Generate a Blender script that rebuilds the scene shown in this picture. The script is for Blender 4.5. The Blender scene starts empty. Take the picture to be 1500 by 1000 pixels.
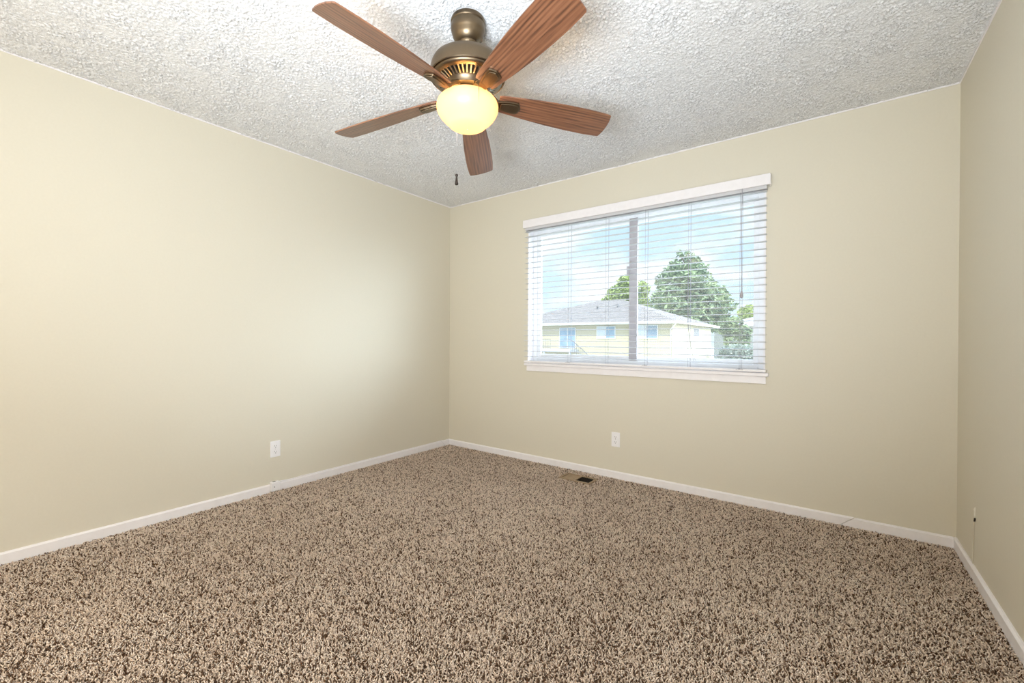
import bpy, math, random
import numpy as np
from mathutils import Vector, Matrix

random.seed(7)
rng = np.random.default_rng(11)
PI = math.pi
scene = bpy.context.scene
col = scene.collection

# ------------------------------------------------------------------ camera
cam_d = bpy.data.cameras.new('camera')
cam = bpy.data.objects.new('camera', cam_d)
col.objects.link(cam)
cam_d.sensor_width = 36.0
cam_d.lens = 635.4 / 1500 * 36.0
cam_d.clip_start = 0.05
cam_d.clip_end = 600
yaw, pitch, roll = -0.63517, -0.00372, 0.00534
fw = Vector((math.sin(yaw) * math.cos(pitch), math.cos(yaw) * math.cos(pitch), math.sin(pitch)))
r0 = Vector((math.cos(yaw), -math.sin(yaw), 0))
u0 = r0.cross(fw)
rt = r0 * math.cos(roll) + u0 * math.sin(roll)
up = -r0 * math.sin(roll) + u0 * math.cos(roll)
M = Matrix((rt, up, -fw)).transposed().to_4x4()
M.translation = Vector((3.1772, -3.2247, 1.0751))
cam.matrix_world = M
scene.camera = cam

# ------------------------------------------------------------------ view
scene.view_settings.view_transform = 'Standard'
scene.view_settings.look = 'None'
scene.view_settings.gamma = 1
scene.view_settings.use_curve_mapping = False
scene.view_settings.exposure = 0.0
scene.cycles.use_denoising = True
scene.cycles.denoising_prefilter = 'NONE'
scene.cycles.max_bounces = 14
scene.cycles.diffuse_bounces = 8
scene.cycles.transparent_max_bounces = 24
scene.cycles.sample_clamp_indirect = 6
scene.cycles.caustics_reflective = False

# ------------------------------------------------------------------ world: blue sky with white clouds
world = bpy.data.worlds.new('sky')
scene.world = world
world.use_nodes = True
nt = world.node_tree
nt.nodes.clear()
N = nt.nodes.new
out = N('ShaderNodeOutputWorld')
bg = N('ShaderNodeBackground')
tc = N('ShaderNodeTexCoord')
sep = N('ShaderNodeSeparateXYZ')
ramp = N('ShaderNodeValToRGB')
ramp.color_ramp.elements[0].position = 0.0
ramp.color_ramp.elements[0].color = (0.70, 0.86, 1.0, 1)
ramp.color_ramp.elements[1].position = 0.6
ramp.color_ramp.elements[1].color = (0.42, 0.65, 0.95, 1)
mp = N('ShaderNodeMapping')
mp.inputs['Scale'].default_value = (1.0, 1.0, 2.6)
mp.inputs['Location'].default_value = (0.35, 0.1, 0.0)
noi = N('ShaderNodeTexNoise')
noi.inputs['Scale'].default_value = 3.6
noi.inputs['Detail'].default_value = 7
noi.inputs['Roughness'].default_value = 0.55
cr = N('ShaderNodeValToRGB')
cr.color_ramp.elements[0].position = 0.46
cr.color_ramp.elements[0].color = (0, 0, 0, 1)
cr.color_ramp.elements[1].position = 0.60
cr.color_ramp.elements[1].color = (1, 1, 1, 1)
mix = N('ShaderNodeMix')
mix.data_type = 'RGBA'
mix.inputs['B'].default_value = (1.0, 1.0, 1.04, 1)
L = nt.links.new
L(tc.outputs['Generated'], sep.inputs[0])
L(sep.outputs['Z'], ramp.inputs[0])
L(tc.outputs['Generated'], mp.inputs[0])
L(mp.outputs[0], noi.inputs['Vector'])
L(noi.outputs[0], cr.inputs[0])
L(cr.outputs[0], mix.inputs['Factor'])
L(ramp.outputs[0], mix.inputs['A'])
L(mix.outputs['Result'], bg.inputs['Color'])
mr = N('ShaderNodeMapRange')
mr.inputs['From Min'].default_value = 0.30
mr.inputs['From Max'].default_value = 0.62
mr.inputs['To Min'].default_value = 1.16
mr.inputs['To Max'].default_value = 4.5
L(sep.outputs['Z'], mr.inputs['Value'])
L(mr.outputs[0], bg.inputs['Strength'])
# broad bright haze low in the east, beyond the right side of the window
vdot = N('ShaderNodeVectorMath')
vdot.operation = 'DOT_PRODUCT'
vdot.inputs[1].default_value = Vector((0.78, 0.52, 0.34)).normalized()
cl = N('ShaderNodeMath')
cl.operation = 'MAXIMUM'
cl.inputs[1].default_value = 0.0
pw = N('ShaderNodeMath')
pw.operation = 'POWER'
pw.inputs[1].default_value = 16.0
ml = N('ShaderNodeMath')
ml.operation = 'MULTIPLY'
ml.inputs[1].default_value = 30.0
bg2 = N('ShaderNodeBackground')
bg2.inputs['Color'].default_value = (0.80, 0.90, 1.0, 1)
addw = N('ShaderNodeAddShader')
L(tc.outputs['Generated'], vdot.inputs[0])
L(vdot.outputs['Value'], cl.inputs[0])
L(cl.outputs[0], pw.inputs[0])
L(pw.outputs[0], ml.inputs[0])
L(ml.outputs[0], bg2.inputs['Strength'])
L(bg.outputs[0], addw.inputs[0])
L(bg2.outputs[0], addw.inputs[1])
L(addw.outputs[0], out.inputs['Surface'])

# ------------------------------------------------------------------ sun (from behind the room, onto the house across)
sd = bpy.data.lights.new('sun', 'SUN')
sd.energy = 3.7
sd.angle = math.radians(0.6)
sd.color = (1.0, 0.95, 0.86)
sun = bpy.data.objects.new('sun', sd)
col.objects.link(sun)
sun.rotation_euler = Vector((0.47, 0.72, -1.0)).to_track_quat('-Z', 'Y').to_euler()

# ------------------------------------------------------------------ added fill lights and the bounced flash behind the camera
W, H, YF = 3.7125, 2.44, -4.15


def area(name, loc, target, sx, sy, power, color):
    d = bpy.data.lights.new(name, 'AREA')
    d.shape = 'RECTANGLE'
    d.size, d.size_y = sx, sy
    d.energy = power
    d.color = color
    o = bpy.data.objects.new(name, d)
    col.objects.link(o)
    o.location = loc
    o.rotation_euler = (Vector(target) - Vector(loc)).to_track_quat('-Z', 'Y').to_euler()
    return o


area('hall_fill', (1.5, YF - 0.1, 1.12), (1.8, -2.0, 1.15), 2.3, 2.1, 33, (1.0, 0.85, 0.62))  # unseen warm fill light, added to brighten the window wall
area('entry_fill', (W + 0.08, -3.74, 1.05), (1.0, -3.3, 1.1), 0.74, 2.0, 38, (0.93, 0.96, 1.0))  # unseen cool fill light, added to brighten the left wall
fl = area('bounced_flash', (2.9, -3.75, 0.95), (2.2, -2.35, 2.44), 0.8, 0.6, 58, (0.82, 0.91, 1.0))
fl.data.spread = math.radians(130)

# ================================================================== materials


def new_mat(name):
    m = bpy.data.materials.new(name)
    m.use_nodes = True
    t = m.node_tree
    b = t.nodes['Principled BSDF']
    return m, t, b


def simple(name, c, rough=0.5, metal=0.0, spec=0.5, emit=None, es=0.0):
    m, t, b = new_mat(name)
    b.inputs['Base Color'].default_value = (*c, 1)
    b.inputs['Roughness'].default_value = rough
    b.inputs['Metallic'].default_value = metal
    b.inputs['Specular IOR Level'].default_value = spec
    if emit:
        b.inputs['Emission Color'].default_value = (*emit, 1)
        b.inputs['Emission Strength'].default_value = es
    return m


def noisy(name, c1, c2, scale, rough=0.6, bump=0.0, detail=4, spec=0.4, metal=0.0, dist=0.002, lo=0.35, hi=0.65,
          stretch=None):
    m, t, b = new_mat(name)
    tcn = t.nodes.new('ShaderNodeTexCoord')
    n = t.nodes.new('ShaderNodeTexNoise')
    n.inputs['Scale'].default_value = scale
    n.inputs['Detail'].default_value = detail
    if stretch:
        mpp = t.nodes.new('ShaderNodeMapping')
        mpp.inputs['Scale'].default_value = stretch
        t.links.new(tcn.outputs['Object'], mpp.inputs[0])
        t.links.new(mpp.outputs[0], n.inputs['Vector'])
    else:
        t.links.new(tcn.outputs['Object'], n.inputs['Vector'])
    r = t.nodes.new('ShaderNodeValToRGB')
    r.color_ramp.elements[0].position = lo
    r.color_ramp.elements[1].position = hi
    r.color_ramp.elements[0].color = (*c1, 1)
    r.color_ramp.elements[1].color = (*c2, 1)
    t.links.new(n.outputs[0], r.inputs[0])
    t.links.new(r.outputs[0], b.inputs['Base Color'])
    b.inputs['Roughness'].default_value = rough
    b.inputs['Specular IOR Level'].default_value = spec
    b.inputs['Metallic'].default_value = metal
    if bump:
        bp = t.nodes.new('ShaderNodeBump')
        bp.inputs['Strength'].default_value = bump
        bp.inputs['Distance'].default_value = dist
        t.links.new(n.outputs[0], bp.inputs['Height'])
        t.links.new(bp.outputs[0], b.inputs['Normal'])
    return m


MAT = {}
MAT['wall'] = noisy('beige_wall_paint', (0.685, 0.645, 0.54), (0.695, 0.655, 0.55), 90, rough=0.55, bump=0.12, spec=0.3, dist=0.001)
MAT['ceiling'] = noisy('popcorn_ceiling', (0.72, 0.72, 0.725), (0.90, 0.90, 0.90), 240, rough=0.9, bump=0.5, spec=0.1, dist=0.004)  # darker specks paint in the shade of the popcorn pits
MAT['trim'] = noisy('white_trim_paint', (0.84, 0.82, 0.84), (0.87, 0.85, 0.87), 30, rough=0.35)
MAT['vinyl'] = noisy('white_vinyl', (0.82, 0.83, 0.85), (0.86, 0.87, 0.89), 20, rough=0.4)
MAT['mullion'] = noisy('shaded_window_stile', (0.41, 0.39, 0.41), (0.46, 0.44, 0.46), 20, rough=0.5)  # shadow side of the stile painted in as grey
MAT['cord'] = simple('blind_cord', (0.40, 0.40, 0.44), 0.8)
MAT['plate'] = simple('white_plastic', (0.86, 0.85, 0.87), 0.35)
MAT['filler'] = noisy('pale_filler', (0.74, 0.71, 0.63), (0.80, 0.77, 0.70), 60, rough=0.7)
MAT['hole'] = simple('dark_hole', (0.03, 0.025, 0.025), 0.7)
MAT['bronze'] = noisy('brushed_bronze', (0.18, 0.133, 0.085), (0.205, 0.155, 0.10), 300, rough=0.38, metal=1.0, stretch=(1, 1, 20))
MAT['bronze_dark'] = noisy('dark_bronze', (0.03, 0.025, 0.02), (0.05, 0.04, 0.035), 60, rough=0.4, metal=0.6)
MAT['steel'] = simple('bright_fin_metal', (0.62, 0.56, 0.46), 0.3, 1.0)
MAT['chain'] = simple('chain_metal', (0.55, 0.52, 0.48), 0.35, 1.0)
MAT['carpet_base'] = noisy('carpet_backing', (0.10, 0.07, 0.05), (0.2, 0.15, 0.11), 220, rough=1.0, spec=0.0)
MAT['vent'] = noisy('tan_vent_metal', (0.30, 0.21, 0.13), (0.36, 0.26, 0.165), 40, rough=0.5)

# slats: white, letting a little light through
m, t, b = new_mat('blind_slat')
b.inputs['Base Color'].default_value = (0.60, 0.60, 0.62, 1)
b.inputs['Roughness'].default_value = 0.45
tr = t.nodes.new('ShaderNodeBsdfTranslucent')
tr.inputs['Color'].default_value = (0.85, 0.83, 0.78, 1)
mx = t.nodes.new('ShaderNodeMixShader')
mx.inputs[0].default_value = 0.03
t.links.new(b.outputs[0], mx.inputs[1])
t.links.new(tr.outputs[0], mx.inputs[2])
t.links.new(mx.outputs[0], t.nodes['Material Output'].inputs['Surface'])
MAT['slat'] = m

# window glass: clear, faintly reflecting, a thin translucent veil
m, t, b = new_mat('window_glass')
t.nodes.remove(b)
tp = t.nodes.new('ShaderNodeBsdfTransparent')
tp.inputs['Color'].default_value = (0.96, 0.985, 0.98, 1)
gl = t.nodes.new('ShaderNodeBsdfGlossy')
gl.inputs['Roughness'].default_value = 0.02
tl = t.nodes.new('ShaderNodeBsdfTranslucent')
tl.inputs['Color'].default_value = (0.9, 0.93, 1.0, 1)
m1 = t.nodes.new('ShaderNodeMixShader')
m1.inputs[0].default_value = 0.028
m2 = t.nodes.new('ShaderNodeMixShader')
m2.inputs[0].default_value = 0.02
t.links.new(tp.outputs[0], m1.inputs[1])
t.links.new(gl.outputs[0], m1.inputs[2])
t.links.new(m1.outputs[0], m2.inputs[1])
t.links.new(tl.outputs[0], m2.inputs[2])
t.links.new(m2.outputs[0], t.nodes['Material Output'].inputs['Surface'])
MAT['glass'] = m

# lit frosted globe
m, t, b = new_mat('frosted_lit_globe')
b.inputs['Base Color'].default_value = (0.55, 0.42, 0.25, 1)
b.inputs['Roughness'].default_value = 0.35
b.inputs['Emission Color'].default_value = (1.0, 0.44, 0.17, 1)
b.inputs['Emission Strength'].default_value = 1.3
tr = t.nodes.new('ShaderNodeBsdfTranslucent')
tr.inputs['Color'].default_value = (0.36, 0.235, 0.125, 1)
mx = t.nodes.new('ShaderNodeMixShader')
mx.inputs[0].default_value = 0.25
t.links.new(b.outputs[0], mx.inputs[1])
t.links.new(tr.outputs[0], mx.inputs[2])
t.links.new(mx.outputs[0], t.nodes['Material Output'].inputs['Surface'])
MAT['globe'] = m

# walnut blade, grain along local X
m, t, b = new_mat('walnut_blade')
tcn = t.nodes.new('ShaderNodeTexCoord')
mpp = t.nodes.new('ShaderNodeMapping')
mpp.inputs['Scale'].default_value = (3.0, 62, 10)
n1 = t.nodes.new('ShaderNodeTexNoise')
n1.inputs['Scale'].default_value = 1.6
n1.inputs['Detail'].default_value = 6
n1.inputs['Roughness'].default_value = 0.62
n1.inputs['Distortion'].default_value = 0.25
t.links.new(tcn.outputs['Object'], mpp.inputs[0])
t.links.new(mpp.outputs[0], n1.inputs['Vector'])
mp2 = t.nodes.new('ShaderNodeMapping')
mp2.inputs['Scale'].default_value = (1.3, 14, 4)
wv = t.nodes.new('ShaderNodeTexWave')
wv.bands_direction = 'Y'
wv.inputs['Scale'].default_value = 1.5
wv.inputs['Distortion'].default_value = 5
wv.inputs['Detail'].default_value = 3
wv.inputs['Detail Scale'].default_value = 1.2
t.links.new(tcn.outputs['Object'], mp2.inputs[0])
t.links.new(mp2.outputs[0], wv.inputs['Vector'])
mxx = t.nodes.new('ShaderNodeMix')
mxx.inputs['Factor'].default_value = 0.2
t.links.new(n1.outputs[0], mxx.inputs['A'])
t.links.new(wv.outputs['Fac'], mxx.inputs['B'])
r = t.nodes.new('ShaderNodeValToRGB')
r.color_ramp.elements[0].position = 0.28
r.color_ramp.elements[0].color = (0.06, 0.025, 0.014, 1)
r.color_ramp.elements[1].position = 0.72
r.color_ramp.elements[1].color = (0.26, 0.118, 0.062, 1)
e = r.color_ramp.elements.new(0.5)
e.color = (0.18, 0.075, 0.038, 1)
t.links.new(mxx.outputs['Result'], r.inputs[0])
t.links.new(r.outputs[0], b.inputs['Base Color'])
b.inputs['Roughness'].default_value = 0.36
b.inputs['Coat Weight'].default_value = 0.45
b.inputs['Coat Roughness'].default_value = 0.18
b.inputs['Coat IOR'].default_value = 1.6
bp = t.nodes.new('ShaderNodeBump')
bp.inputs['Strength'].default_value = 0.25
bp.inputs['Distance'].default_value = 0.001
t.links.new(n1.outputs[0], bp.inputs['Height'])
t.links.new(bp.outputs[0], b.inputs['Normal'])
MAT['blade'] = m

# carpet yarn: colour per tuft from an attribute
m, t, b = new_mat('carpet_yarn')
at = t.nodes.new('ShaderNodeAttribute')
at.attribute_name = 'yarn'
r = t.nodes.new('ShaderNodeValToRGB')
r.color_ramp.elements[0].position = 0.0
r.color_ramp.elements[0].color = (0.09, 0.048, 0.028, 1)
r.color_ramp.elements[1].position = 1.0
r.color_ramp.elements[1].color = (1.0, 0.87, 0.75, 1)
e = r.color_ramp.elements.new(0.22)
e.color = (0.24, 0.15, 0.095, 1)
e = r.color_ramp.elements.new(0.45)
e.color = (0.80, 0.65, 0.53, 1)
t.links.new(at.outputs['Fac'], r.inputs[0])
t.links.new(r.outputs[0], b.inputs['Base Color'])
b.inputs['Roughness'].default_value = 0.9
b.inputs['Specular IOR Level'].default_value = 0.1
MAT['yarn'] = m


def siding(name, c, pitch_m=0.2):
    m, t, b = new_mat(name)
    tcn = t.nodes.new('ShaderNodeTexCoord')
    wv = t.nodes.new('ShaderNodeTexWave')
    wv.wave_profile = 'SAW'
    wv.bands_direction = 'Z'
    wv.inputs['Scale'].default_value = 2 * PI / 20 / pitch_m
    t.links.new(tcn.outputs['Object'], wv.inputs['Vector'])
    r = t.nodes.new('ShaderNodeValToRGB')
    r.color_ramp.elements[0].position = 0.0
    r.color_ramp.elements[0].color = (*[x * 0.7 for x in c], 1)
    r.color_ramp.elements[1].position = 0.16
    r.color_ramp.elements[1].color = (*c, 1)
    t.links.new(wv.outputs['Fac'], r.inputs[0])
    t.links.new(r.outputs[0], b.inputs['Base Color'])
    b.inputs['Roughness'].default_value = 0.7
    bp = t.nodes.new('ShaderNodeBump')
    bp.inputs['Strength'].default_value = 0.5
    bp.inputs['Distance'].default_value = 0.02
    t.links.new(wv.outputs['Fac'], bp.inputs['Height'])
    t.links.new(bp.outputs[0], b.inputs['Normal'])
    return m


MAT['siding'] = siding('cream_lap_siding', (0.53, 0.465, 0.32), 0.24)
MAT['siding_white'] = siding('white_lap_siding', (0.56, 0.55, 0.52), 0.22)
MAT['shingle'] = noisy('grey_shingles', (0.13, 0.11, 0.10), (0.20, 0.172, 0.155), 3.2, rough=0.95, bump=0.6, dist=0.05, detail=8)
MAT['shingle_far'] = noisy('far_shingles', (0.24, 0.23, 0.24), (0.33, 0.32, 0.33), 2.4, rough=0.95, bump=0.4, dist=0.05)
MAT['fascia'] = noisy('white_fascia', (0.68, 0.66, 0.62), (0.74, 0.72, 0.68), 3, rough=0.6)
MAT['house_glass'] = noisy('reflecting_house_glass', (0.20, 0.29, 0.38), (0.28, 0.38, 0.48), 1.3, rough=0.12, spec=0.8)
MAT['curtain'] = noisy('white_curtain', (0.52, 0.56, 0.60), (0.60, 0.63, 0.66), 6, rough=0.8, stretch=(6, 1, 0.3))
MAT['iron'] = noisy('dark_rail_iron', (0.12, 0.12, 0.13), (0.2, 0.19, 0.19), 5, rough=0.6)
MAT['concrete'] = noisy('pale_concrete', (0.52, 0.53, 0.55), (0.64, 0.64, 0.65), 2.2, rough=0.9)
MAT['grass'] = noisy('lawn_and_drive', (0.30, 0.33, 0.24), (0.52, 0.51, 0.49), 0.25, rough=1.0, detail=8)
MAT['bark'] = noisy('bark', (0.16, 0.11, 0.08), (0.28, 0.2, 0.15), 4, rough=0.95, bump=0.5, dist=0.03)
MAT['pine'] = noisy('pine_needles', (0.13, 0.18, 0.105), (0.33, 0.40, 0.20), 0.9, rough=0.8, detail=6)
MAT['ash'] = noisy('yellow_green_leaves', (0.24, 0.31, 0.08), (0.44, 0.51, 0.17), 1.2, rough=0.7, detail=6)
MAT['hedge'] = noisy('grey_green_leaves', (0.22, 0.28, 0.22), (0.42, 0.46, 0.42), 2.0, rough=0.8, detail=6)

# ================================================================== mesh helpers


class MB:
    def __init__(self):
        self.v, self.f = [], []

    def add(self, v, f):
        o = len(self.v)
        self.v += [tuple(p) for p in v]
        self.f += [tuple(i + o for i in q) for q in f]
        return self

    def box(self, a, b):
        x0, y0, z0 = a
        x1, y1, z1 = b
        return self.add([(x0, y0, z0), (x1, y0, z0), (x1, y1, z0), (x0, y1, z0), (x0, y0, z1), (x1, y0, z1), (x1, y1, z1), (x0, y1, z1)],
                        [(0, 3, 2, 1), (4, 5, 6, 7), (0, 1, 5, 4), (1, 2, 6, 5), (2, 3, 7, 6), (3, 0, 4, 7)])

    def prism(self, poly, ext):
        """closed 3D polygon pushed along ext"""
        n = len(poly)
        e = Vector(ext)
        vs = [Vector(p) for p in poly]
        vs = vs + [p + e for p in vs]
        fs = [tuple(range(n - 1, -1, -1)), tuple(range(n, 2 * n))]
        for i in range(n):
            j = (i + 1) % n
            fs.append((i, j, n + j, n + i))
        return self.add(vs, fs)

    def lathe(self, prof, n=48, c=(0, 0, 0), cap=True):
        vs, fs = [], []
        for (r_, z) in prof:
            for k in range(n):
                a = 2 * PI * k / n
                vs.append((c[0] + r_ * math.cos(a), c[1] + r_ * math.sin(a), c[2] + z))
        for i in range(len(prof) - 1):
            for k in range(n):
                k2 = (k + 1) % n
                fs.append((i * n + k, i * n + k2, (i + 1) * n + k2, (i + 1) * n + k))
        if cap:
            fs.append(tuple(range(n - 1, -1, -1)))
            fs.append(tuple((len(prof) - 1) * n + k for k in range(n)))
        return self.add(vs, fs)

    def tube(self, pts, r_, n=8):
        pts = [Vector(p) for p in pts]
        vs, fs = [], []
        ref = None
        for i, p in enumerate(pts):
            d = (pts[min(i + 1, len(pts) - 1)] - pts[max(i - 1, 0)]).normalized()
            if ref is None:
                ref = Vector((0, 0, 1)) if abs(d.z) < 0.9 else Vector((1, 0, 0))
            s = d.cross(ref).normalized()
            q = s.cross(d)
            rr = r_[i] if isinstance(r_, (list, tuple)) else r_
            for k in range(n):
                a = 2 * PI * k / n
                vs.append(p + (s * math.cos(a) + q * math.sin(a)) * rr)
        for i in range(len(pts) - 1):
            for k in range(n):
                k2 = (k + 1) % n
                fs.append((i * n + k, i * n + k2, (i + 1) * n + k2, (i + 1) * n + k))
        fs.append(tuple(range(n - 1, -1, -1)))
        fs.append(tuple((len(pts) - 1) * n + k for k in range(n)))
        return self.add(vs, fs)

    def build(self, name, mat, parent=None, bevel=0.0, smooth=False, seg=2, loc=None, rot=None):
        me = bpy.data.meshes.new(name)
        me.from_pydata(self.v, [], self.f)
        me.update()
        o = bpy.data.objects.new(name, me)
        col.objects.link(o)
        me.materials.append(MAT[mat] if isinstance(mat, str) else mat)
        if smooth:
            me.polygons.foreach_set('use_smooth', [True] * len(me.polygons))
            me.set_sharp_from_angle(angle=math.radians(40))
        if bevel:
            md = o.modifiers.new('bevel', 'BEVEL')
            md.width = bevel
            md.segments = seg
            md.limit_method = 'ANGLE'
            md.angle_limit = math.radians(40)
        if parent:
            o.parent = parent
        if loc:
            o.location = loc
        if rot:
            o.rotation_euler = rot
        return o


def tag(o, label=None, cat=None, group=None, kind=None):
    if label:
        o['label'] = label
    if cat:
        o['category'] = cat
    if group:
        o['group'] = group
    if kind:
        o['kind'] = kind
    return o


def empty(name, loc=(0, 0, 0)):
    o = bpy.data.objects.new(name, None)
    o.empty_display_size = 0.1
    o.location = loc
    col.objects.link(o)
    return o


def copy_tree(o, parent=None):
    kids = [c for c in bpy.data.objects if c.parent == o]
    c = o.copy()
    col.objects.link(c)
    c.parent = parent
    for k in kids:
        copy_tree(k, c)
    return c


def struct(o, label=None, cat=None):
    return tag(o, label, cat, None, 'structure')


# ================================================================== room shell
T = 0.15
wx0, wx1, wz0, wz1 = 0.975, 2.832, 0.872, 2.085     # window opening

b = MB()
b.box((-T, YF - 1.6, -0.15), (W + T, 0.15, -0.014))
struct(b.build('floor', 'carpet_base'), 'brown carpet backing floor of the bedroom', 'floor')

b = MB()
b.box((-T, YF - 1.6, -0.014), (0, 0.15, H))
struct(b.build('wall_left', 'wall'), 'beige painted left wall with a double outlet low down', 'wall')
b = MB()
b.box((W, YF - 1.6, -0.014), (W + T, -4.13, H))
b.box((W, -3.35, -0.014), (W + T, 0.15, H))
b.box((W, -4.13, 2.08), (W + T, -3.35, H))
b.box((W + 0.10, -4.13, -0.014), (W + T, -3.35, 2.08))        # closes the opening added for the entry fill light
struct(b.build('wall_right', 'wall'), 'beige painted wall along the right edge of the photo', 'wall')
b = MB()
b.box((0, 0, -0.014), (wx0, 0.15, H))
b.box((wx1, 0, -0.014), (W, 0.15, H))
b.box((wx0, 0, -0.014), (wx1, 0.15, wz0 - 0.0))
b.box((wx0, 0, wz1), (wx1, 0.15, H))
struct(b.build('wall_back', 'wall'), 'beige painted wall around the window', 'wall')
b = MB()                                            # unseen wall behind the camera; wide opening and hall added for the fill light
b.box((0, YF - 0.12, -0.014), (0.25, YF, H))
b.box((2.75, YF - 0.12, -0.014), (W, YF, H))
b.box((0.25, YF - 0.12, 2.25), (2.75, YF, H))
b.box((-T, YF - 1.75, -0.014), (W + T, YF - 1.6, H))
struct(b.build('wall_front', 'wall'), 'beige wall behind the camera with an opening added for fill light', 'wall')


def smooth_noise(nx, ny, cells):
    """value noise field nx x ny with the given cell count, 0..1"""
    cx, cy = cells
    g = rng.random((cx + 2, cy + 2))
    x = np.linspace(0, cx, nx, endpoint=False)
    y = np.linspace(0, cy, ny, endpoint=False)
    xi, yi = x.astype(int), y.astype(int)
    xf, yf = x - xi, y - yi
    xf = (xf * xf * (3 - 2 * xf))[:, None]
    yf = (yf * yf * (3 - 2 * yf))[None, :]
    a = g[np.ix_(xi, yi)]
    b_ = g[np.ix_(xi + 1, yi)]
    c = g[np.ix_(xi, yi + 1)]
    d = g[np.ix_(xi + 1, yi + 1)]
    return (a * (1 - xf) + b_ * xf) * (1 - yf) + (c * (1 - xf) + d * xf) * yf


def np_mesh(name, verts, quads, mat, smooth=True):
    me = bpy.data.meshes.new(name)
    me.vertices.add(len(verts))
    me.vertices.foreach_set('co', np.asarray(verts, dtype=np.float32).ravel())
    k = quads.shape[1]
    me.loops.add(quads.size)
    me.loops.foreach_set('vertex_index', quads.astype(np.int32).ravel())
    me.polygons.add(len(quads))
    me.polygons.foreach_set('loop_start', np.arange(0, quads.size, k, dtype=np.int32))
    me.polygons.foreach_set('use_smooth', np.full(len(quads), smooth, dtype=bool))
    me.update(calc_edges=True)
    me.validate()
    o = bpy.data.objects.new(name, me)
    col.objects.link(o)
    me.materials.append(MAT[mat])
    return o


# popcorn ceiling: a finely displaced sheet
sp = 0.0044
nx, ny = int(W / sp), int((-YF) / sp)
xs = np.linspace(0, W, nx)
ys = np.linspace(YF, 0, ny)
hgt = rng.random((nx, ny)) ** 2.5 * 0.0085
k = hgt.copy()
k[1:-1, 1:-1] = (hgt[1:-1, 1:-1] * 2 + hgt[:-2, 1:-1] + hgt[2:, 1:-1] + hgt[1:-1, :-2] + hgt[1:-1, 2:]) / 6
hgt = 0.9 * hgt + 0.1 * k
hgt *= 0.55 + 0.9 * smooth_noise(nx, ny, (60, 64))
gx, gy = np.meshgrid(xs, ys, indexing='ij')
hgt = np.where((gx - 1.916) ** 2 + (gy + 1.843) ** 2 < 0.079 ** 2, 0.0002, hgt)      # flat under the fan canopy
jx = (rng.random((nx, ny)) - 0.5) * sp * 0.6
jy = (rng.random((nx, ny)) - 0.5) * sp * 0.6
jx[0] = jx[-1] = 0
jy[:, 0] = jy[:, -1] = 0
V = np.stack([gx + jx, gy + jy, H - hgt], -1).reshape(-1, 3)
idx = np.arange(nx * ny).reshape(nx, ny)
Q = np.stack([idx[:-1, :-1], idx[:-1, 1:], idx[1:, 1:], idx[1:, :-1]], -1).reshape(-1, 4)
nb = len(V)
bx = np.array([(-T, YF - 1.75, H), (W + T, YF - 1.75, H), (W + T, 0.15, H), (-T, 0.15, H),
               (-T, YF - 1.75, H + 0.2), (W + T, YF - 1.75, H + 0.2), (W + T, 0.15, H + 0.2), (-T, 0.15, H + 0.2)])
V = np.concatenate([V, bx])
Q = np.concatenate([Q, nb + np.array([(0, 3, 2, 1), (4, 5, 6, 7), (0, 1, 5, 4), (1, 2, 6, 5), (2, 3, 7, 6), (3, 0, 4, 7)])])
struct(np_mesh('ceiling', V, Q, 'ceiling', True), 'white popcorn textured ceiling', 'ceiling')

# baseboards (sloped top edge), with the cut joints the photo shows
bh, bt = 0.0505, 0.013


def base_prof(axis, s):
    """profile in (depth, z)"""
    return [(0, -0.012), (bt, -0.012), (bt, bh - 0.008), (bt * 0.45, bh), (0, bh)]


def baseboard(name, side, a, b_, cut_a=0.0, cut_b=0.0):
    """a..b_ along the wall; cut shifts the top edge of an end (a scarf joint)"""
    m_ = MB()
    pr = base_prof(0, 0)
    vs = []
    for end, cut in ((a, cut_a), (b_, cut_b)):
        for d, z in pr:
            s = end + cut * max(z, 0) / bh
            vs.append({'left': (d, s, z), 'back': (s, -d, z), 'right': (W - d, s, z)}[side])
    n = len(pr)
    fs = [tuple(range(n)), tuple(range(2 * n - 1, n - 1, -1))] + [(i, i + n, (i + 1) % n + n, (i + 1) % n) for i in range(n)]
    m_.add(vs, fs)
    return m_


o = MB()
for a_, b_, ca, cb in ((YF, -1.782, 0, 0), (-1.722, -0.062, 0, -0.066), (-0.057, -0.0, -0.066, 0)):
    q = baseboard('', 'left', a_, b_, ca, cb)
    o.add(q.v, q.f)
struct(o.build('baseboard_left', 'trim'), 'low white baseboard along the left wall', 'baseboard')
o = baseboard('', 'back', 0.013, 3.2115, 0, 0.078)
struct(o.build('baseboard_back', 'trim'), 'low white baseboard under the window wall', 'baseboard')
o = baseboard('', 'back', 3.2160, W - 0.013, 0.078, 0)
o.v = [(x, y - 0.004, z) for x, y, z in o.v]        # standing a little off the wall
struct(o.build('trim_1', 'trim'), 'short white baseboard end piece in the right corner', 'baseboard')
o = baseboard('', 'right', -3.35, 0)
struct(o.build('baseboard_right', 'trim'), 'low white baseboard along the right wall', 'baseboard')

# thin caulk bead where walls meet the ceiling
o = MB()
o.box((0.0, YF, H - 0.010), (0.006, 0, H - 0.002))
struct(o.build('trim_2', 'trim'), 'thin pale bead between left wall and ceiling', 'trim')
o = MB()
o.box((0.006, -0.006, H - 0.010), (W - 0.006, 0, H - 0.002))
struct(o.build('trim_3', 'trim'), 'thin pale bead between window wall and ceiling', 'trim')
o = MB()
o.box((W - 0.006, YF, H - 0.010), (W, 0, H - 0.002))
struct(o.build('trim_4', 'trim'), 'thin pale bead between right wall and ceiling', 'trim')

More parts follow.
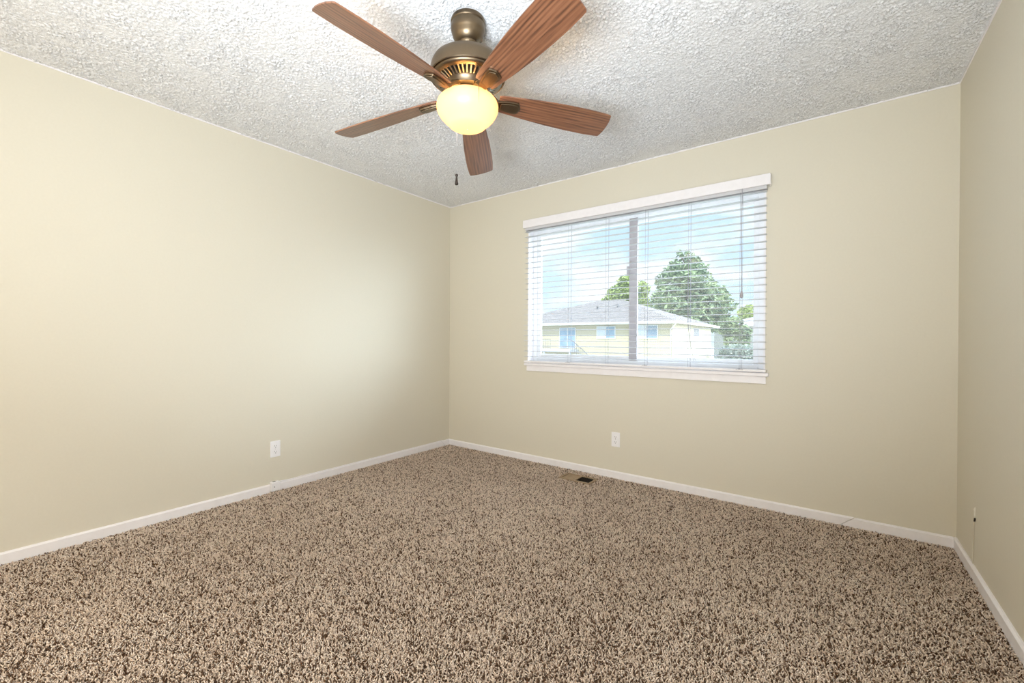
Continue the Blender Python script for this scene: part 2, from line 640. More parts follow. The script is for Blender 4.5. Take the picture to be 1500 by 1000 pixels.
# ================================================================== carpet pile (uncountable: one object)
spc = 0.0062
cx0, cx1, cy0, cy1 = 0.014, W - 0.014, -3.6, -0.014
nx, ny = int((cx1 - cx0) / spc), int((cy1 - cy0) / spc)
gx, gy = np.meshgrid(np.linspace(cx0, cx1, nx), np.linspace(cy0, cy1, ny), indexing='ij')
lay = smooth_noise(nx, ny, (9, 9)) * 0.6 + smooth_noise(nx, ny, (26, 26)) * 0.4          # nap patches
ang = smooth_noise(nx, ny, (5, 5)) * 2 * PI * 1.2
gx = gx + (rng.random((nx, ny)) - 0.5) * spc * 0.9
gy = gy + (rng.random((nx, ny)) - 0.5) * spc * 0.9
px, py, lay, ang = gx.ravel(), gy.ravel(), lay.ravel(), ang.ravel()
VX0, VX1, VY0, VY1 = 1.455, 1.727, -0.268, -0.118                                          # floor register cut-out
keep = ~((px > VX0 - 0.002) & (px < VX1 + 0.002) & (py > VY0 - 0.002) & (py < VY1 + 0.002))
depth = (px - 3.1772) * fw.x + (py + 3.2247) * fw.y
keep &= depth > 1.0
# two small worn dents
for (dx, dy, rr) in ((1.663, -1.727, 0.012), (1.733, -1.73, 0.015)):
    keep &= (px - dx) ** 2 + (py - dy) ** 2 > rr * rr
px, py, lay, ang = px[keep], py[keep], lay[keep], ang[keep]
n = len(px)
ln = 0.011 + 0.006 * rng.random(n)
rad = 0.0019 + 0.0010 * rng.random(n)
th = ang * 0.5 + rng.random(n) * 2 * PI
lean = 0.25 + 0.75 * rng.random(n)
dirx, diry = np.cos(th), np.sin(th)
rings = []
zz = [0.0, 0.45, 0.85, 1.0]
rs = [0.8, 1.0, 1.0, 0.45]
bend = [0.0, 0.28, 0.78, 1.0]
for q in range(4):
    cxp = px + dirx * lean * ln * bend[q]
    cyp = py + diry * lean * ln * bend[q]
    czp = -0.0138 + ln * zz[q] * (1 - 0.35 * lean) * (0.94 + 0.14 * lay)
    for kk in range(3):
        a_ = th + kk * 2 * PI / 3 + q * 0.5
        rings.append(np.stack([cxp + np.cos(a_) * rad * rs[q], cyp + np.sin(a_) * rad * rs[q], czp], -1))
V = np.stack(rings, 1).reshape(-1, 3)
base = (np.arange(n) * 12)[:, None]
fq = []
for q in range(3):
    for kk in range(3):
        k2 = (kk + 1) % 3
        fq.append((q * 3 + kk, q * 3 + k2, (q + 1) * 3 + k2, (q + 1) * 3 + kk))
Q = (base[:, None, :] + np.array(fq)[None]).reshape(-1, 4)
pile = np_mesh('carpet', V, Q, 'yarn', True)
cval = rng.random(n)
cval = np.where(cval < 0.24, cval * 0.95, 0.38 + 0.62 * (cval - 0.24) / 0.76)
cval = np.clip(cval * (0.80 + 0.42 * lay), 0, 1)
att = pile.data.attributes.new('yarn', 'FLOAT', 'POINT')
att.data.foreach_set('value', (np.repeat(cval, 12)).astype(np.float32))
tag(pile, 'brown and beige flecked frieze carpet pile over the whole floor', 'carpet', None, 'stuff')

# ================================================================== window
win = empty('window_1', (0, 0, 0))
struct(win, 'white vinyl two-pane sliding window in the back wall', 'window')
b = MB()                                            # painted reveal lining
b.box((wx0, -0.001, wz0), (wx0 + 0.010, 0.15, wz1))
b.box((wx1 - 0.010, -0.001, wz0), (wx1, 0.15, wz1))
b.box((wx0 + 0.010, -0.001, wz1 - 0.010), (wx1 - 0.010, 0.15, wz1))
b.build('jamb_lining', 'trim', win)
ix0, ix1, iz0, iz1 = wx0 + 0.010, wx1 - 0.010, wz0 + 0.004, wz1 - 0.010


def rect_frame(b, x0, x1, z0, z1, y0, y1, w, wb=None, wt=None):
    wb = w if wb is None else wb
    wt = w if wt is None else wt
    b.box((x0, y0, z0), (x0 + w, y1, z1))
    b.box((x1 - w, y0, z0), (x1, y1, z1))
    b.box((x0 + w, y0, z0), (x1 - w, y1, z0 + wb))
    b.box((x0 + w, y0, z1 - wt), (x1 - w, y1, z1))


b = MB()
rect_frame(b, ix0, ix1, iz0, iz1, 0.075, 0.145, 0.040)
b.build('frame', 'vinyl', win, bevel=0.003)
XM = 1.922
# fixed right light, sliding left sash
b = MB()
rect_frame(b, ix0 + 0.040, XM + 0.028, iz0 + 0.040, iz1 - 0.040, 0.082, 0.106, 0.036)
s1 = b.build('sash', 'vinyl', win, bevel=0.003)
b = MB()
b.box((ix0 + 0.070, 0.093, iz0 + 0.070), (XM - 0.006, 0.097, iz1 - 0.070))
b.build('pane', 'glass', s1)
b = MB()
rect_frame(b, XM - 0.026, ix1 - 0.040, iz0 + 0.040, iz1 - 0.040, 0.112, 0.136, 0.034)
s2 = b.build('sash', 'vinyl', win, bevel=0.003)
b = MB()
b.box((XM + 0.006, 0.122, iz0 + 0.068), (ix1 - 0.068, 0.126, iz1 - 0.068))
b.build('pane', 'glass', s2)
b = MB()
b.box((XM - 0.034, 0.0765, iz0 + 0.041), (XM + 0.032, 0.0815, iz1 - 0.041))
b.build('meeting_stile', 'mullion', win, bevel=0.0015)
b = MB()
b.box((XM - 0.052, 0.066, 1.585), (XM - 0.034, 0.080, 1.66))
b.box((XM - 0.034, 0.070, 1.60), (XM - 0.02, 0.0765, 1.645))
b.build('latch', 'mullion', win, bevel=0.003)
b = MB()
b.box((0.958, -0.034, 0.848), (2.853, 0.0745, 0.872))
b.build('sill', 'trim', win, bevel=0.004)
b = MB()
b.box((0.975, -0.016, 0.800), (2.838, -0.0005, 0.848))
b.build('apron', 'trim', win, bevel=0.002)

# ================================================================== venetian blind
bl = empty('window_blind', (1.9, -0.03, 0.873))
tag(bl, 'white two-inch venetian blind hanging open in front of the window', 'blind')


def bpart(b, name, mat, bevel=0.0, smooth=False, parent=bl):
    o_ = b.build(name, mat, None, bevel, smooth)
    o_.data.transform(Matrix.Translation((-1.9, 0.03, -0.873)))
    o_.parent = parent
    return o_


b = MB()
b.box((0.960, -0.064, 2.066), (2.862, -0.050, 2.136))
b.box((0.960, -0.050, 2.066), (0.972, -0.0005, 2.136))
b.box((2.850, -0.050, 2.066), (2.862, -0.0005, 2.136))
bpart(b, 'valance', 'trim', 0.004)
b = MB()
b.box((0.974, -0.048, 2.045), (2.840, -0.003, 2.098))
bpart(b, 'headrail', 'slat', 0.003)
sx0, sx1 = 0.968, 2.838
zb, zt, ns = 0.930, 2.034, 25
for i in range(ns):
    z = zb + (zt - zb) * i / (ns - 1)
    b = MB()
    n_ = 6
    top, bot = [], []
    for q in range(n_ + 1):
        u = -1 + 2 * q / n_
        yy = -0.030 + u * 0.0245
        zc = 0.0022 * (1 - u * u) + 0.0012 * u
        top.append((yy, zc + 0.0011))
        bot.append((yy, zc - 0.0011))
    ring = bot + top[::-1]
    b.prism([(sx0, y_, z_) for y_, z_ in ring], (sx1 - sx0, 0, 0))
    o_ = b.build('slat', 'slat', bl, 0, True, loc=(-1.9, 0.03, z - 0.873))
b = MB()
b.box((sx0, -0.052, 0.876), (sx1 + 0.004, -0.008, 0.893))
bpart(b, 'bottom_rail', 'trim', 0.004)
LX = (1.419, 1.751, 2.063, 2.369, 2.691)
for x in LX:
    b = MB()
    for yy in (-0.0575, -0.0025):
        b.tube([(x, yy, 0.893), (x, yy, 2.046)], 0.0010, 6)
    b.tube([(x + 0.011, -0.030, 0.893), (x + 0.011, -0.030, 2.046)], 0.0009, 6)
    bpart(b, 'ladder_cord', 'cord')
for x in (LX[0], LX[2], LX[4]):
    b = MB()
    b.lathe([(0.002, 0.0), (0.007, 0.001), (0.007, 0.004), (0.002, 0.006)], 16, (0, 0, 0))
    for (p_, q_) in (((0, -0.002, 0.002), (-0.02, -0.006, -0.002)), ((0, -0.002, 0.002), (0.022, -0.006, -0.003))):
        b.tube([p_, ((p_[0] + q_[0]) / 2, -0.004, 0.004), q_], 0.0012, 6)
    o_ = b.build('cord_knot', 'cord', bl, 0, True, loc=(x - 1.9, -0.0285, 0.0175))
b = MB()
b.tube([(2.702, -0.062, 2.066), (2.700, -0.068, 1.75), (2.703, -0.066, 1.40)], 0.0022, 8)
lc = bpart(b, 'lift_cord', 'cord', 0, True)
b = MB()
b.lathe([(0.003, 0.0), (0.009, 0.004), (0.010, 0.02), (0.006, 0.042), (0.003, 0.048)], 20, (2.703, -0.066, 1.355))
bpart(b, 'tassel', 'cord', 0, True, lc)
b = MB()
b.tube([(2.369, -0.060, 1.62), (2.367, -0.062, 1.21), (2.384, -0.062, 1.07), (2.408, -0.060, 0.935)], 0.0012, 6)
b.tube([(2.374, -0.060, 1.30), (2.375, -0.063, 1.15), (2.396, -0.063, 1.00), (2.420, -0.061, 0.94)], 0.0011, 6)
bpart(b, 'lift_cord', 'cord', 0, True)

# ================================================================== ceiling fan
FX, FY = 1.916, -1.843
fan = empty('ceiling_fan', (FX, FY, H))
tag(fan, 'bronze ceiling fan with five walnut blades and a lit glass bowl', 'ceiling fan')


def fpart(prof, name, mat, parent=fan, n_=64):
    b_ = MB()
    b_.lathe([(r_, z - H) for r_, z in prof], n_)
    return b_.build(name, mat, parent, 0, True)


fpart([(0.03, 2.4395), (0.070, 2.4395), (0.0735, 2.432), (0.0735, 2.422), (0.0705, 2.419), (0.0728, 2.408), (0.0725, 2.394), (0.069, 2.382),
       (0.0655, 2.376), (0.064, 2.366), (0.057, 2.353), (0.047, 2.343), (0.0405, 2.339), (0.039, 2.331), (0.036, 2.328), (0.028, 2.328), (0.026, 2.345)], 'canopy', 'bronze')
fpart([(0.021, 2.375), (0.021, 2.270)], 'downrod', 'bronze_dark', n_=24)
mh = fpart([(0.022, 2.292), (0.032, 2.290), (0.036, 2.275), (0.060, 2.269), (0.115, 2.267), (0.134, 2.263), (0.147, 2.252), (0.155, 2.235),
            (0.1595, 2.212), (0.160, 2.190), (0.157, 2.187), (0.151, 2.192), (0.1508, 2.186), (0.148, 2.181), (0.140, 2.177), (0.128, 2.174),
            (0.126, 2.188), (0.098, 2.188), (0.096, 2.158), (0.090, 2.152), (0.086, 2.136), (0.060, 2.136)], 'motor_housing', 'bronze')
b = MB()
for i in range(44):
    a = 2 * PI * i / 44
    c_, s_ = math.cos(a), math.sin(a)
    w_ = 0.0028
    poly = [(0.0965 * c_ - w_ * s_, 0.0965 * s_ + w_ * c_, 2.159 - H), (0.0965 * c_ + w_ * s_, 0.0965 * s_ - w_ * c_, 2.159 - H),
            (0.1275 * c_ + w_ * s_, 0.1275 * s_ - w_ * c_, 2.174 - H), (0.1275 * c_ - w_ * s_, 0.1275 * s_ + w_ * c_, 2.174 - H)]
    b.prism(poly, (0, 0, 0.010))
b.build('vent_fins', 'steel', mh)
b = MB()
b.lathe([(0.1262, 2.1875 - H), (0.0978, 2.1875 - H), (0.0978, 2.1855 - H), (0.1262, 2.1855 - H)], 48, cap=False)
b.build('vent_recess', 'hole', mh)
fpart([(0.05, 2.138), (0.058, 2.137), (0.060, 2.130), (0.060, 2.108), (0.056, 2.100), (0.03, 2.098)], 'switch_housing', 'bronze')
# glass bowl: outer skin, open shell with thickness
gp = [(0.112, 2.101), (0.119, 2.095), (0.127, 2.085), (0.1315, 2.070), (0.131, 2.058), (0.126, 2.043), (0.116, 2.027), (0.104, 2.014),
      (0.094, 2.005), (0.085, 1.998), (0.078, 1.989), (0.066, 1.982), (0.045, 1.977), (0.020, 1.975), (0.002, 1.9745)]
b = MB()
inner = [(max(r_ - 0.004, 0.001), z + (0.004 if z < 2.06 else -0.003)) for r_, z in gp[::-1]]
b.lathe([(r_, z - H) for r_, z in gp], 64, cap=False)
gl = b.build('glass_bowl', 'globe', fan, 0, True)
# three small bulbs inside the bowl
for kk in range(3):
    ld = bpy.data.lights.new('fan_bulb', 'POINT')
    ld.energy = 2.2
    ld.color = (1.0, 0.66, 0.28)
    ld.shadow_soft_size = 0.018
    lo = bpy.data.objects.new('fan_bulb', ld)
    col.objects.link(lo)
    a = math.radians(-125 + 120 * kk)
    lo.location = (FX + 0.058 * math.cos(a), FY + 0.058 * math.sin(a), 2.058)

# blades
R0, R1 = 0.135, 0.655


def blade_outline():
    pts = []
    up_ = [(0.135, 0.040), (0.15, 0.046), (0.20, 0.051), (0.28, 0.060), (0.38, 0.068), (0.48, 0.072), (0.57, 0.0725), (0.63, 0.0695), (0.650, 0.067)]
    tip = [(0.654, 0.062), (0.661, 0.032), (0.663, 0.0), (0.661, -0.032), (0.654, -0.062)]
    return up_ + tip + [(x, -y) for x, y in up_[::-1]]


ol = blade_outline()
bm_ = MB()
th_ = 0.006
bm_.prism([(x, y, 0) for x, y in ol], (0, 0, th_))
blade0 = bm_.build('blade', 'blade', fan, 0.0015)
# iron: arm from the motor down to an arched shield under the blade
im = MB()
shield = [(0.135, 0.020), (0.165, 0.027), (0.200, 0.031), (0.222, 0.030), (0.228, 0.020), (0.236, 0.0), (0.228, -0.020), (0.222, -0.030), (0.200, -0.031),
          (0.165, -0.027), (0.135, -0.020)]
im.prism([(x, y, -0.009) for x, y in shield], (0, 0, 0.0085))
ins = [(x * 0.84 + 0.031, y * 0.72, -0.0125) for x, y in shield]
im.prism(ins, (0, 0, 0.004))
prof = [(0.070, 0.040), (0.085, 0.040), (0.112, 0.022), (0.140, -0.002), (0.150, -0.009), (0.120, -0.009), (0.095, 0.012), (0.070, 0.026)]
im.prism([(x, -0.019, z) for x, z in prof], (0, 0.038, 0))
iron0 = im.build('blade_iron', 'bronze', blade0, 0.0025)
hub_z = 2.105 - H
pitch_b = math.radians(-15)
droops = [0.022, 0.0445, 0.006, -0.041, -0.031]      # height of each tip against the middle plane
for k in range(5):
    o_ = blade0 if k == 0 else copy_tree(blade0, fan)
    a = math.radians(-90.9 + 72 * k)
    slope = (2.076 + droops[k] - 2.105) / (R1 - R0)
    x_ax = Vector((math.cos(a), math.sin(a), slope)).normalized()
    n_ax = Vector((-math.sin(a), math.cos(a), 0))
    z_ax = x_ax.cross(n_ax)
    y2 = n_ax * math.cos(pitch_b) + z_ax * math.sin(pitch_b)
    z2 = x_ax.cross(y2)
    m_ = Matrix((x_ax, y2, z2)).transposed().to_4x4()
    m_.translation = Vector((0, 0, hub_z)) - Vector((0, 0, slope * R0))
    o_.matrix_local = m_

# pull chains
cxq, cyq = -0.124, 0.064
b = MB()
b.tube([(0.058 * -0.88, 0.058 * 0.46, 2.124 - H), (-0.105, 0.054, 2.121 - H), (cxq + 0.004, cyq - 0.002, 2.112 - H), (cxq, cyq, 2.09 - H), (cxq, cyq, 1.95 - H), (cxq, cyq, 1.832 - H)], 0.0021, 8)
pc = b.build('pull_chain', 'plate', fan, 0, True)
b = MB()
b.lathe([(0.002, 0.0), (0.006, -0.003), (0.0068, -0.008), (0.004, -0.013), (0.0035, -0.016), (0.0055, -0.030), (0.008, -0.044), (0.0075, -0.049), (0.003, -0.051)], 20,
        (cxq, cyq, 1.832 - H))
b.build('chain_fob', 'bronze_dark', pc, 0, True)
b = MB()
b.tube([(0.050, -0.028, 2.124 - H), (0.100, -0.056, 2.121 - H), (0.118, -0.066, 2.110 - H), (0.121, -0.067, 2.085 - H), (0.121, -0.067, 2.012 - H)], 0.0011, 6)
b.build('pull_chain', 'bronze', fan, 0, True)

# ================================================================== outlets


def outlet(name, label, origin, rz):
    r_ = empty(name, origin)
    r_.rotation_euler = (0, 0, rz)
    tag(r_, label, 'outlet', 'white duplex outlets')
    b_ = MB()
    b_.box((-0.035, -0.006, -0.057), (0.035, -0.0003, 0.057))
    pl = b_.build('cover_plate', 'plate', r_, 0.003)
    for zc in (0.020, -0.020):
        b_ = MB()
        poly = []
        for i in range(24):
            a = 2 * PI * i / 24
            poly.append((0.0165 * math.cos(a), -0.006, zc + max(-0.0125, min(0.0125, 0.0165 * math.sin(a)))))
        b_.prism(poly, (0, -0.002, 0))
        so = b_.build('socket', 'plate', r_, 0)
        b_ = MB()
        b_.box((-0.0072, -0.0084, zc - 0.001), (-0.0052, -0.0078, zc + 0.0075))
        b_.box((0.0052, -0.0084, zc - 0.001), (0.0072, -0.0078, zc + 0.0065))
        b_.add([(0.0028 * math.cos(2 * PI * i / 12), -0.0084, zc - 0.0075 + 0.0028 * math.sin(2 * PI * i / 12)) for i in range(12)], [tuple(range(12))])
        b_.build('slots', 'hole', so)
    b_ = MB()
    b_.add([(0.0026 * math.cos(2 * PI * i / 12), -0.0066, 0.0026 * math.sin(2 * PI * i / 12)) for i in range(12)], [tuple(range(12))])
    b_.build('screw', 'chain', r_)
    return r_


outlet('wall_outlet', 'white double wall outlet on the left wall above the small baseboard box', (0, -1.743, 0.293), PI / 2)
outlet('wall_outlet', 'white double wall outlet on the back wall below the window', (1.818, 0, 0.298), 0)

# phone jack box on the left baseboard with its cable
jb = empty('phone_jack', (0.0, -1.752, 0.0))
tag(jb, 'small white phone jack box set into the left baseboard', 'phone jack')
b = MB()
b.box((0.0005, -0.029, 0.002), (0.032, 0.029, 0.066))
b.build('box', 'plate', jb, 0.004)
b = MB()
for (y_, z_, r_) in ((-0.010, 0.033, 0.0035),):
    b.add([(0.0324, y_ + r_ * math.cos(2 * PI * i / 12), z_ + r_ * math.sin(2 * PI * i / 12)) for i in range(12)], [tuple(range(12))])
b.build('screw_hole', 'hole', jb)
b = MB()
b.box((0.008, -0.014, 0.0655), (0.022, 0.006, 0.0668))
b.build('jack_slot', 'hole', jb)
b = MB()
pts = [(0.012, -1.7225, 0.060), (0.010, -1.69, 0.0565), (0.008, -1.62, 0.0535), (0.0085, -1.55, 0.057), (0.007, -1.47, 0.0535), (0.007, -1.2, 0.0535), (0.007, -0.7, 0.0535), (0.007, -0.1, 0.0535)]
b.tube(pts, 0.0028, 8)
tag(b.build('phone_cable', 'plate', None, 0, True), 'thin white phone cable lying along the top of the left baseboard', 'cable')

# floor register
fv = empty('floor_vent', (VX0, VY0, 0))
tag(fv, 'tan metal floor vent in the carpet below the window, half open', 'floor vent')
w_, d_ = VX1 - VX0, VY1 - VY0
b = MB()
f_ = 0.018
b.box((0, 0, -0.012), (w_, f_, 0.001))
b.box((0, d_ - f_, -0.012), (w_, d_, 0.001))
b.box((0, f_, -0.012), (f_, d_ - f_, 0.001))
b.box((w_ - f_, f_, -0.012), (w_, d_ - f_, 0.001))
b.box((w_ / 2 - 0.006, f_, -0.012), (w_ / 2 + 0.006, d_ - f_, 0.001))
b.build('frame', 'vent', fv, 0.001)
b = MB()
b.box((f_ + 0.006, f_, -0.010), (w_ / 2 - 0.006, d_ - f_, -0.003))
b.build('damper_plate', 'vent', fv)
b = MB()
b.box((w_ / 2 + 0.006, f_, -0.0135), (w_ - f_, d_ - f_, -0.0125))
b.build('duct_opening', 'hole', fv)
for i in range(7):
    b = MB()
    x = w_ / 2 + 0.014 + i * 0.0135
    b.box((x, f_, -0.012), (x + 0.0025, d_ - f_, -0.001))
    b.build('louver', 'bronze_dark', fv)

# thin painted cable up the right wall, ending at a little hole with a smear of filler
cb = empty('wall_cable', (W, -0.345, 0.05))
tag(cb, 'thin cable painted over, rising from baseboard to a small hole in right wall', 'cable')
b = MB()
b.tube([(-0.003, 0.004, 0.0), (-0.003, 0.0, 0.09), (-0.003, -0.010, 0.185), (-0.004, -0.014, 0.205)], 0.0022, 8)
b.build('cable', 'wall', cb, 0, True)
b = MB()
b.lathe([(0.001, 0.0), (0.003, 0.002), (0.005, 0.015), (0.004, 0.030), (0.0055, 0.042), (0.001, 0.052)], 16, (-0.0005, -0.016, 0.217))
b.build('filler_smear', 'filler', cb, 0, True)
b = MB()
b.prism([(-0.0065, -0.024, 0.207), (-0.0065, -0.019, 0.203), (-0.0065, -0.027, 0.222), (-0.0065, -0.030, 0.222)], (0.006, 0, 0))
b.build('hole', 'hole', cb)

# ================================================================== outside
GZ = -2.85
b = MB()
b.box((-160, 0.6, GZ - 0.3), (120, 300, GZ))
struct(b.build('ground', 'grass'), 'lawn and driveway outside below the window', 'ground')

# neighbouring house across the yard: front wall at y = 32.6, right end at x = -7.19
hx0, hx1, hy0, hy1 = -25.0, -7.19, 32.6, 46.6
ev = 2.62
ho = empty('house', (-16, 39.6, GZ))
tag(ho, 'cream sided house with grey hip roof seen through the window', 'house')


def hpart(b, name, mat, parent=ho, bevel=0.0):
    o_ = b.build(name, mat, None, bevel)
    o_.data.transform(Matrix.Translation((16, -39.6, -GZ)))
    o_.parent = parent
    return o_


b = MB()
b.box((hx0, hy0, GZ), (hx1, hy1, ev))
hpart(b, 'wall', 'siding')
oh = 0.65
ex0, ex1, ey0, ey1 = hx0 - oh, hx1 + oh, hy0 - oh, hy1 + oh
rz_ = 5.25
A = [(ex0, ey0, ev), (ex1, ey0, ev), (ex1, ey1, ev), (ex0, ey1, ev), (-17.2, 39.6, rz_), (-14.1, 39.6, rz_)]
b = MB()
b.add(A, [(0, 1, 5, 4), (1, 2, 5), (2, 3, 4, 5), (3, 0, 4), (0, 3, 2, 1)])
hpart(b, 'roof', 'shingle')
b = MB()
b.box((ex0 - 0.06, ey0 - 0.08, ev - 0.16), (ex1 + 0.08, ey0, ev + 0.03))
b.box((ex1, ey0, ev - 0.16), (ex1 + 0.08, ey1, ev + 0.03))
hpart(b, 'gutter', 'fascia')
b = MB()
b.tube([(ex1 - 0.15, ey0 + 0.03, ev - 0.12), (hx1 - 0.1, hy0 - 0.07, ev - 0.62), (hx1 - 0.1, hy0 - 0.07, GZ + 0.1)], 0.05, 8)
hpart(b, 'downspout', 'fascia')
for (vx, vz) in ((-15.6, 4.2), (-13.6, 4.3)):
    b = MB()
    vy = ey0 + (vz - ev) / (rz_ - ev) * (39.6 - ey0)
    b.tube([(vx, vy, vz - 0.1), (vx, vy, vz + 0.18)], 0.09, 10)
    b.tube([(vx, vy, vz + 0.18), (vx, vy, vz + 0.26)], 0.15, 10)
    hpart(b, 'roof_vent', 'iron')


def hwin(x0, x1, z0, z1, y=hy0, name='window', half=True):
    b_ = MB()
    rect_frame(b_, x0, x1, z0, z1, y - 0.06, y + 0.0, 0.07)
    b_.box(((x0 + x1) / 2 - 0.03, y - 0.055, z0 + 0.07), ((x0 + x1) / 2 + 0.03, y - 0.01, z1 - 0.07))
    f = hpart(b_, name, 'fascia')
    b_ = MB()
    b_.box((x0 + 0.07, y - 0.04, z0 + 0.07), ((x0 + x1) / 2 - 0.03, y - 0.012, z1 - 0.07))
    hpart(b_, 'pane', 'curtain' if half else 'house_glass', f)
    b_ = MB()
    b_.box(((x0 + x1) / 2 + 0.03, y - 0.04, z0 + 0.07), (x1 - 0.07, y - 0.012, z1 - 0.07))
    hpart(b_, 'pane', 'house_glass', f)


hwin(-13.8, -12.0, 1.22, 2.35)
hwin(-10.3, -8.31, 1.22, 2.40)
hwin(-17.63, -15.88, 0.30, 2.26, name='patio_door', half=False)
b = MB()                                            # small window on the shaded end wall
b.box((hx1, 39.1, 1.42), (hx1 + 0.06, 41.3, 2.28))
f = hpart(b, 'window', 'fascia')
b = MB()
b.box((hx1 + 0.06, 39.25, 1.52), (hx1 + 0.08, 41.15, 2.18))
hpart(b, 'pane', 'iron', f)
# balcony and stair
b = MB()
b.box((-21.5, hy0 - 1.6, 0.06), (-15.6, hy0, 0.24))
for x in (-21.3, -18.4, -15.7):
    b.box((x - 0.06, hy0 - 1.55, GZ), (x + 0.06, hy0 - 1.43, 0.06))
dk = hpart(b, 'balcony_deck', 'concrete')
b = MB()
for x0, x1 in ((-21.5, -17.7),):
    b.tube([(x0, hy0 - 1.55, 1.15), (x1, hy0 - 1.55, 1.15)], 0.03, 6)
    b.tube([(x0, hy0 - 1.55, 0.42), (x1, hy0 - 1.55, 0.42)], 0.02, 6)
    nb_ = 16
    for i in range(nb_ + 1):
        x = x0 + (x1 - x0) * i / nb_
        b.tube([(x, hy0 - 1.55, 0.24), (x, hy0 - 1.55, 1.15)], 0.014, 5)
hpart(b, 'railing', 'iron')
b = MB()
nst = 14
for i in range(nst):
    z = 0.05 - i * 0.2
    x = -15.6 + i * 0.25
    b.box((x, hy0 - 1.5, z - 0.06), (x + 0.3, hy0 - 0.4, z))
hpart(b, 'stair', 'concrete')
b = MB()
pr = [(-16.3, 1.2), (-15.6, 1.15), (-14.9, 0.62), (-14.2, 0.05), (-13.6, -0.45), (-12.2, -1.6)]
b.tube([(x, hy0 - 1.5, z) for x, z in pr], 0.035, 6)
for i in range(18):
    x = -15.6 + i * 0.19
    zt_ = np.interp(x, [p[0] for p in pr], [p[1] for p in pr])
    b.tube([(x, hy0 - 1.5, zt_ - 0.95), (x, hy0 - 1.5, zt_)], 0.014, 5)
hpart(b, 'stair_railing', 'iron')


# two further houses
def far_house(name, label, x0, x1, y0, y1, ev_, rz, wall, along='x'):
    r_ = empty(name, ((x0 + x1) / 2, (y0 + y1) / 2, GZ))
    tag(r_, label, 'house')
    T_ = Matrix.Translation((-(x0 + x1) / 2, -(y0 + y1) / 2, -GZ))
    b_ = MB()
    b_.box((x0, y0, GZ), (x1, y1, ev_))
    o1 = b_.build('wall', wall)
    b_ = MB()
    e_ = 0.6
    my = (y0 + y1) / 2
    hh = (y1 - y0) / 2
    A_ = [(x0 - e_, y0 - e_, ev_), (x1 + e_, y0 - e_, ev_), (x1 + e_, y1 + e_, ev_), (x0 - e_, y1 + e_, ev_),
          (x0 + min(hh, (x1 - x0) * 0.45), my, rz), (x1 - min(hh, (x1 - x0) * 0.45), my, rz)]
    b_.add(A_, [(0, 1, 5, 4), (1, 2, 5), (2, 3, 4, 5), (3, 0, 4), (0, 3, 2, 1)])
    o2 = b_.build('roof', 'shingle_far')
    b_ = MB()
    b_.box((x0 + (x1 - x0) * 0.45, y0 - 0.05, ev_ - 1.9), (x0 + (x1 - x0) * 0.6, y0, ev_ - 0.7))
    o3 = b_.build('window', 'house_glass')
    for o_ in (o1, o2, o3):
        o_.data.transform(T_)
        o_.parent = r_


far_house('house', 'white house with pale roof behind the big pine on the right', -10.8, 1.0, 66, 78, 3.15, 5.0, 'siding_white')
far_house('house', 'distant grey roofed house at the left edge of the window view', -60, -35.5, 62, 72, 3.6, 6.2, 'siding_white')


# trees: trunk plus a crown of small leaf sprays, one mesh per part
def leaf_cloud(blobs, n, size, flat=0.5):
    """blobs: (centre, radii) ; leaves lie around the blob shells"""
    w = np.array([r_[0] * r_[1] * r_[2] for c, r_ in blobs]) ** 0.75
    cnt = (w / w.sum() * n).astype(int)
    P = []
    for (c, r_), k_ in zip(blobs, cnt):
        d = rng.normal(size=(k_, 3))
        d /= np.linalg.norm(d, axis=1)[:, None]
        rad_ = 0.62 + 0.42 * rng.random(k_) ** 0.6
        P.append(np.array(c) + d * rad_[:, None] * np.array(r_))
    P = np.concatenate(P)
    k_ = len(P)
    a1 = rng.normal(size=(k_, 3))
    a1[:, 2] *= flat
    a1 /= np.linalg.norm(a1, axis=1)[:, None]
    a2 = np.cross(a1, rng.normal(size=(k_, 3)))
    a2 /= np.linalg.norm(a2, axis=1)[:, None]
    s = size * (0.6 + 0.8 * rng.random(k_))[:, None]
    V_ = np.stack([P - a1 * s - a2 * s * 0.25, P + a2 * s * 0.45, P + a1 * s, P - a2 * s * 0.45], 1).reshape(-1, 3)
    Q_ = (np.arange(k_) * 4)[:, None] + np.arange(4)[None]
    return V_, Q_


def tree(name, label, cat, base_, top, trunk_r, blobs, n, size, mat, flat=0.5, group=None):
    r_ = empty(name, base_)
    tag(r_, label, cat, group)
    B = np.array(base_)
    b_ = MB()
    hz = top
    pts = [(0, 0, 0), (0.05, 0.03, hz * 0.3), (-0.04, 0.05, hz * 0.65), (0.02, 0, hz)]
    b_.tube(pts, [trunk_r, trunk_r * 0.85, trunk_r * 0.6, trunk_r * 0.2], 10)
    for c, rr in blobs[::2]:
        q = np.array(c) - B
        b_.tube([(0, 0, max(q[2] - 1.2, hz * 0.2)), tuple(q)], [trunk_r * 0.35, trunk_r * 0.1], 6)
    b_.build('trunk', 'bark', r_, 0, True)
    V_, Q_ = leaf_cloud(blobs, n, size, flat)
    o_ = np_mesh('foliage', V_ - B, Q_, mat, False)
    o_.parent = r_
    return r_


def conif(cx, cy, tiers):
    bl_ = []
    for (z, rr, dz, off) in tiers:
        m_n = max(4, int(rr * 3.2))
        for i in range(m_n):
            a = 2 * PI * i / m_n + random.random()
            q = rr * (0.55 + 0.35 * random.random())
            bl_.append(((cx + off + math.cos(a) * q, cy + math.sin(a) * q, z + random.uniform(-0.4, 0.5)), (rr * 0.42, rr * 0.42, dz * (0.8 + 0.5 * random.random()))))
        bl_.append(((cx + off, cy, z), (rr * 0.5, rr * 0.5, dz)))
    return bl_


f58 = (58.0 + 3.2) / (55 + 3.2)


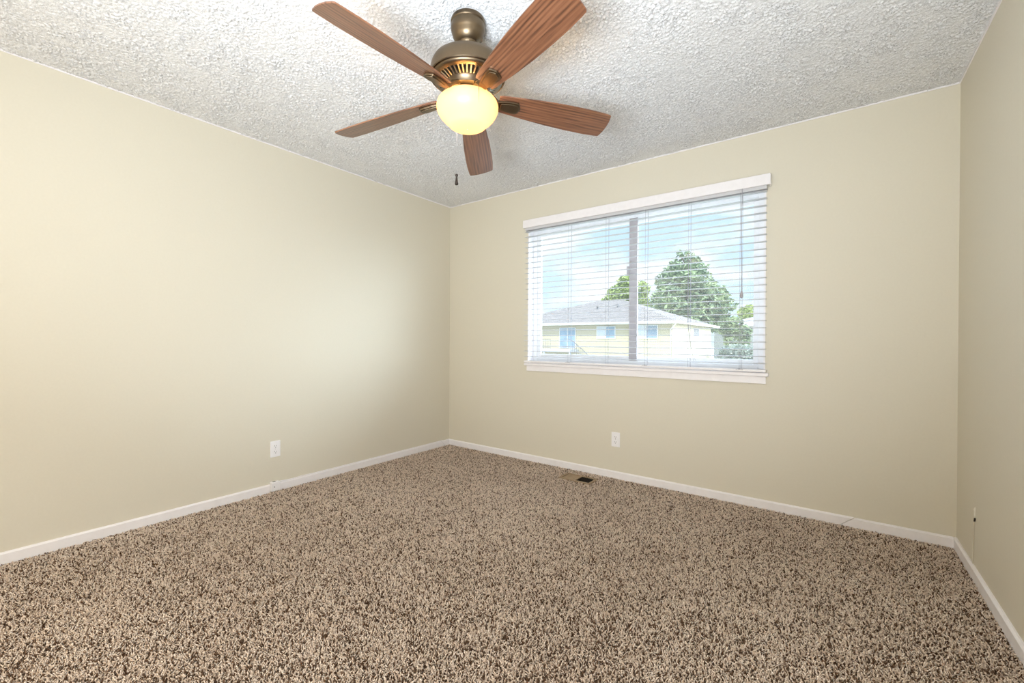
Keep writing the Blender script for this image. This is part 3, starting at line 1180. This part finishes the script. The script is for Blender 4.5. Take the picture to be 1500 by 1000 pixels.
def push(c, k):
    """move a point away from the window along the ground"""
    return (3.18 + (c[0] - 3.18) * k, -3.2 + (c[1] + 3.2) * k, 1.07 + (c[2] - 1.07) * k)


def far_blobs(bl_, k):
    return [(push(c, k), tuple(q * k for q in r_)) for c, r_ in bl_]


tree('pine_tree', 'big dark green pine tree rising behind the cream house', 'tree', (-12.9, 58, GZ), 14.5, 0.42,
     far_blobs(conif(-12.2, 55, [(3.6, 4.6, 1.1, 0.6), (5.2, 4.9, 1.1, 0.2), (6.8, 4.2, 1.1, 0.4), (8.3, 3.3, 1.0, 0.1), (9.7, 2.6, 0.95, -0.2), (11.0, 1.9, 0.8, 0.1), (11.9, 1.2, 0.5, 0.3)]), f58),
     15000, 0.30, 'pine', 0.7)
tree('leafy_tree', 'yellow green leafy tree behind the roof, left of the window bar', 'tree', (-18.0, 49.4, GZ), 10.6, 0.25,
     far_blobs([((-19.2, 52, 7.0), (2.1, 2.0, 1.6)), ((-20.9, 52, 5.6), (1.5, 1.6, 1.5)), ((-17.8, 52, 5.9), (2.0, 1.8, 1.9)), ((-18.6, 52, 8.6), (1.3, 1.3, 1.1)),
      ((-19.6, 52, 5.0), (2.2, 1.8, 1.5)), ((-17.0, 52, 7.6), (1.3, 1.2, 1.2))], 52.6 / 55.2), 7000, 0.26, 'ash')
tree('leafy_tree', 'low pale green tree far off beyond the white house', 'tree', (-7.2, 84, GZ), 9.5, 0.3,
     [((-8.2, 84, 6.0), (2.3, 2, 1.5)), ((-5.0, 84, 6.0), (2.6, 2, 1.4)), ((-2.4, 84, 5.7), (2.2, 2, 1.3))], 3500, 0.3, 'ash')
tree('shrub', 'grey green shrub between the cream house and the white house', 'shrub', (-5.2, 50, GZ), 4.8, 0.12,
     far_blobs([((-7.6, 58.5, 2.6), (1.2, 1.0, 1.1)), ((-5.9, 58.5, 2.2), (1.0, 1.0, 1.0)), ((-6.8, 58.5, 3.4), (0.9, 0.8, 0.8)), ((-6.6, 58.5, 1.0), (1.5, 1.2, 1.2))], 53.2 / 61.7), 2500, 0.2, 'pine')
b_list = [((-5.6 + i * 0.95, 46 + 0.3 * (i % 2), -1.1 + 0.45 * (i % 2)), (0.95, 0.9, 1.2)) for i in range(4)]
tree('hedge', 'bluish grey hedge in shade in front of the white house', 'hedge', (-4.2, 46, GZ), 2.2, 0.08, b_list + [((-4.6, 46, 0.1), (1.6, 0.9, 0.7)), ((-3.2, 46, -0.4), (1.3, 0.9, 0.8))], 4200, 0.16, 'hedge')
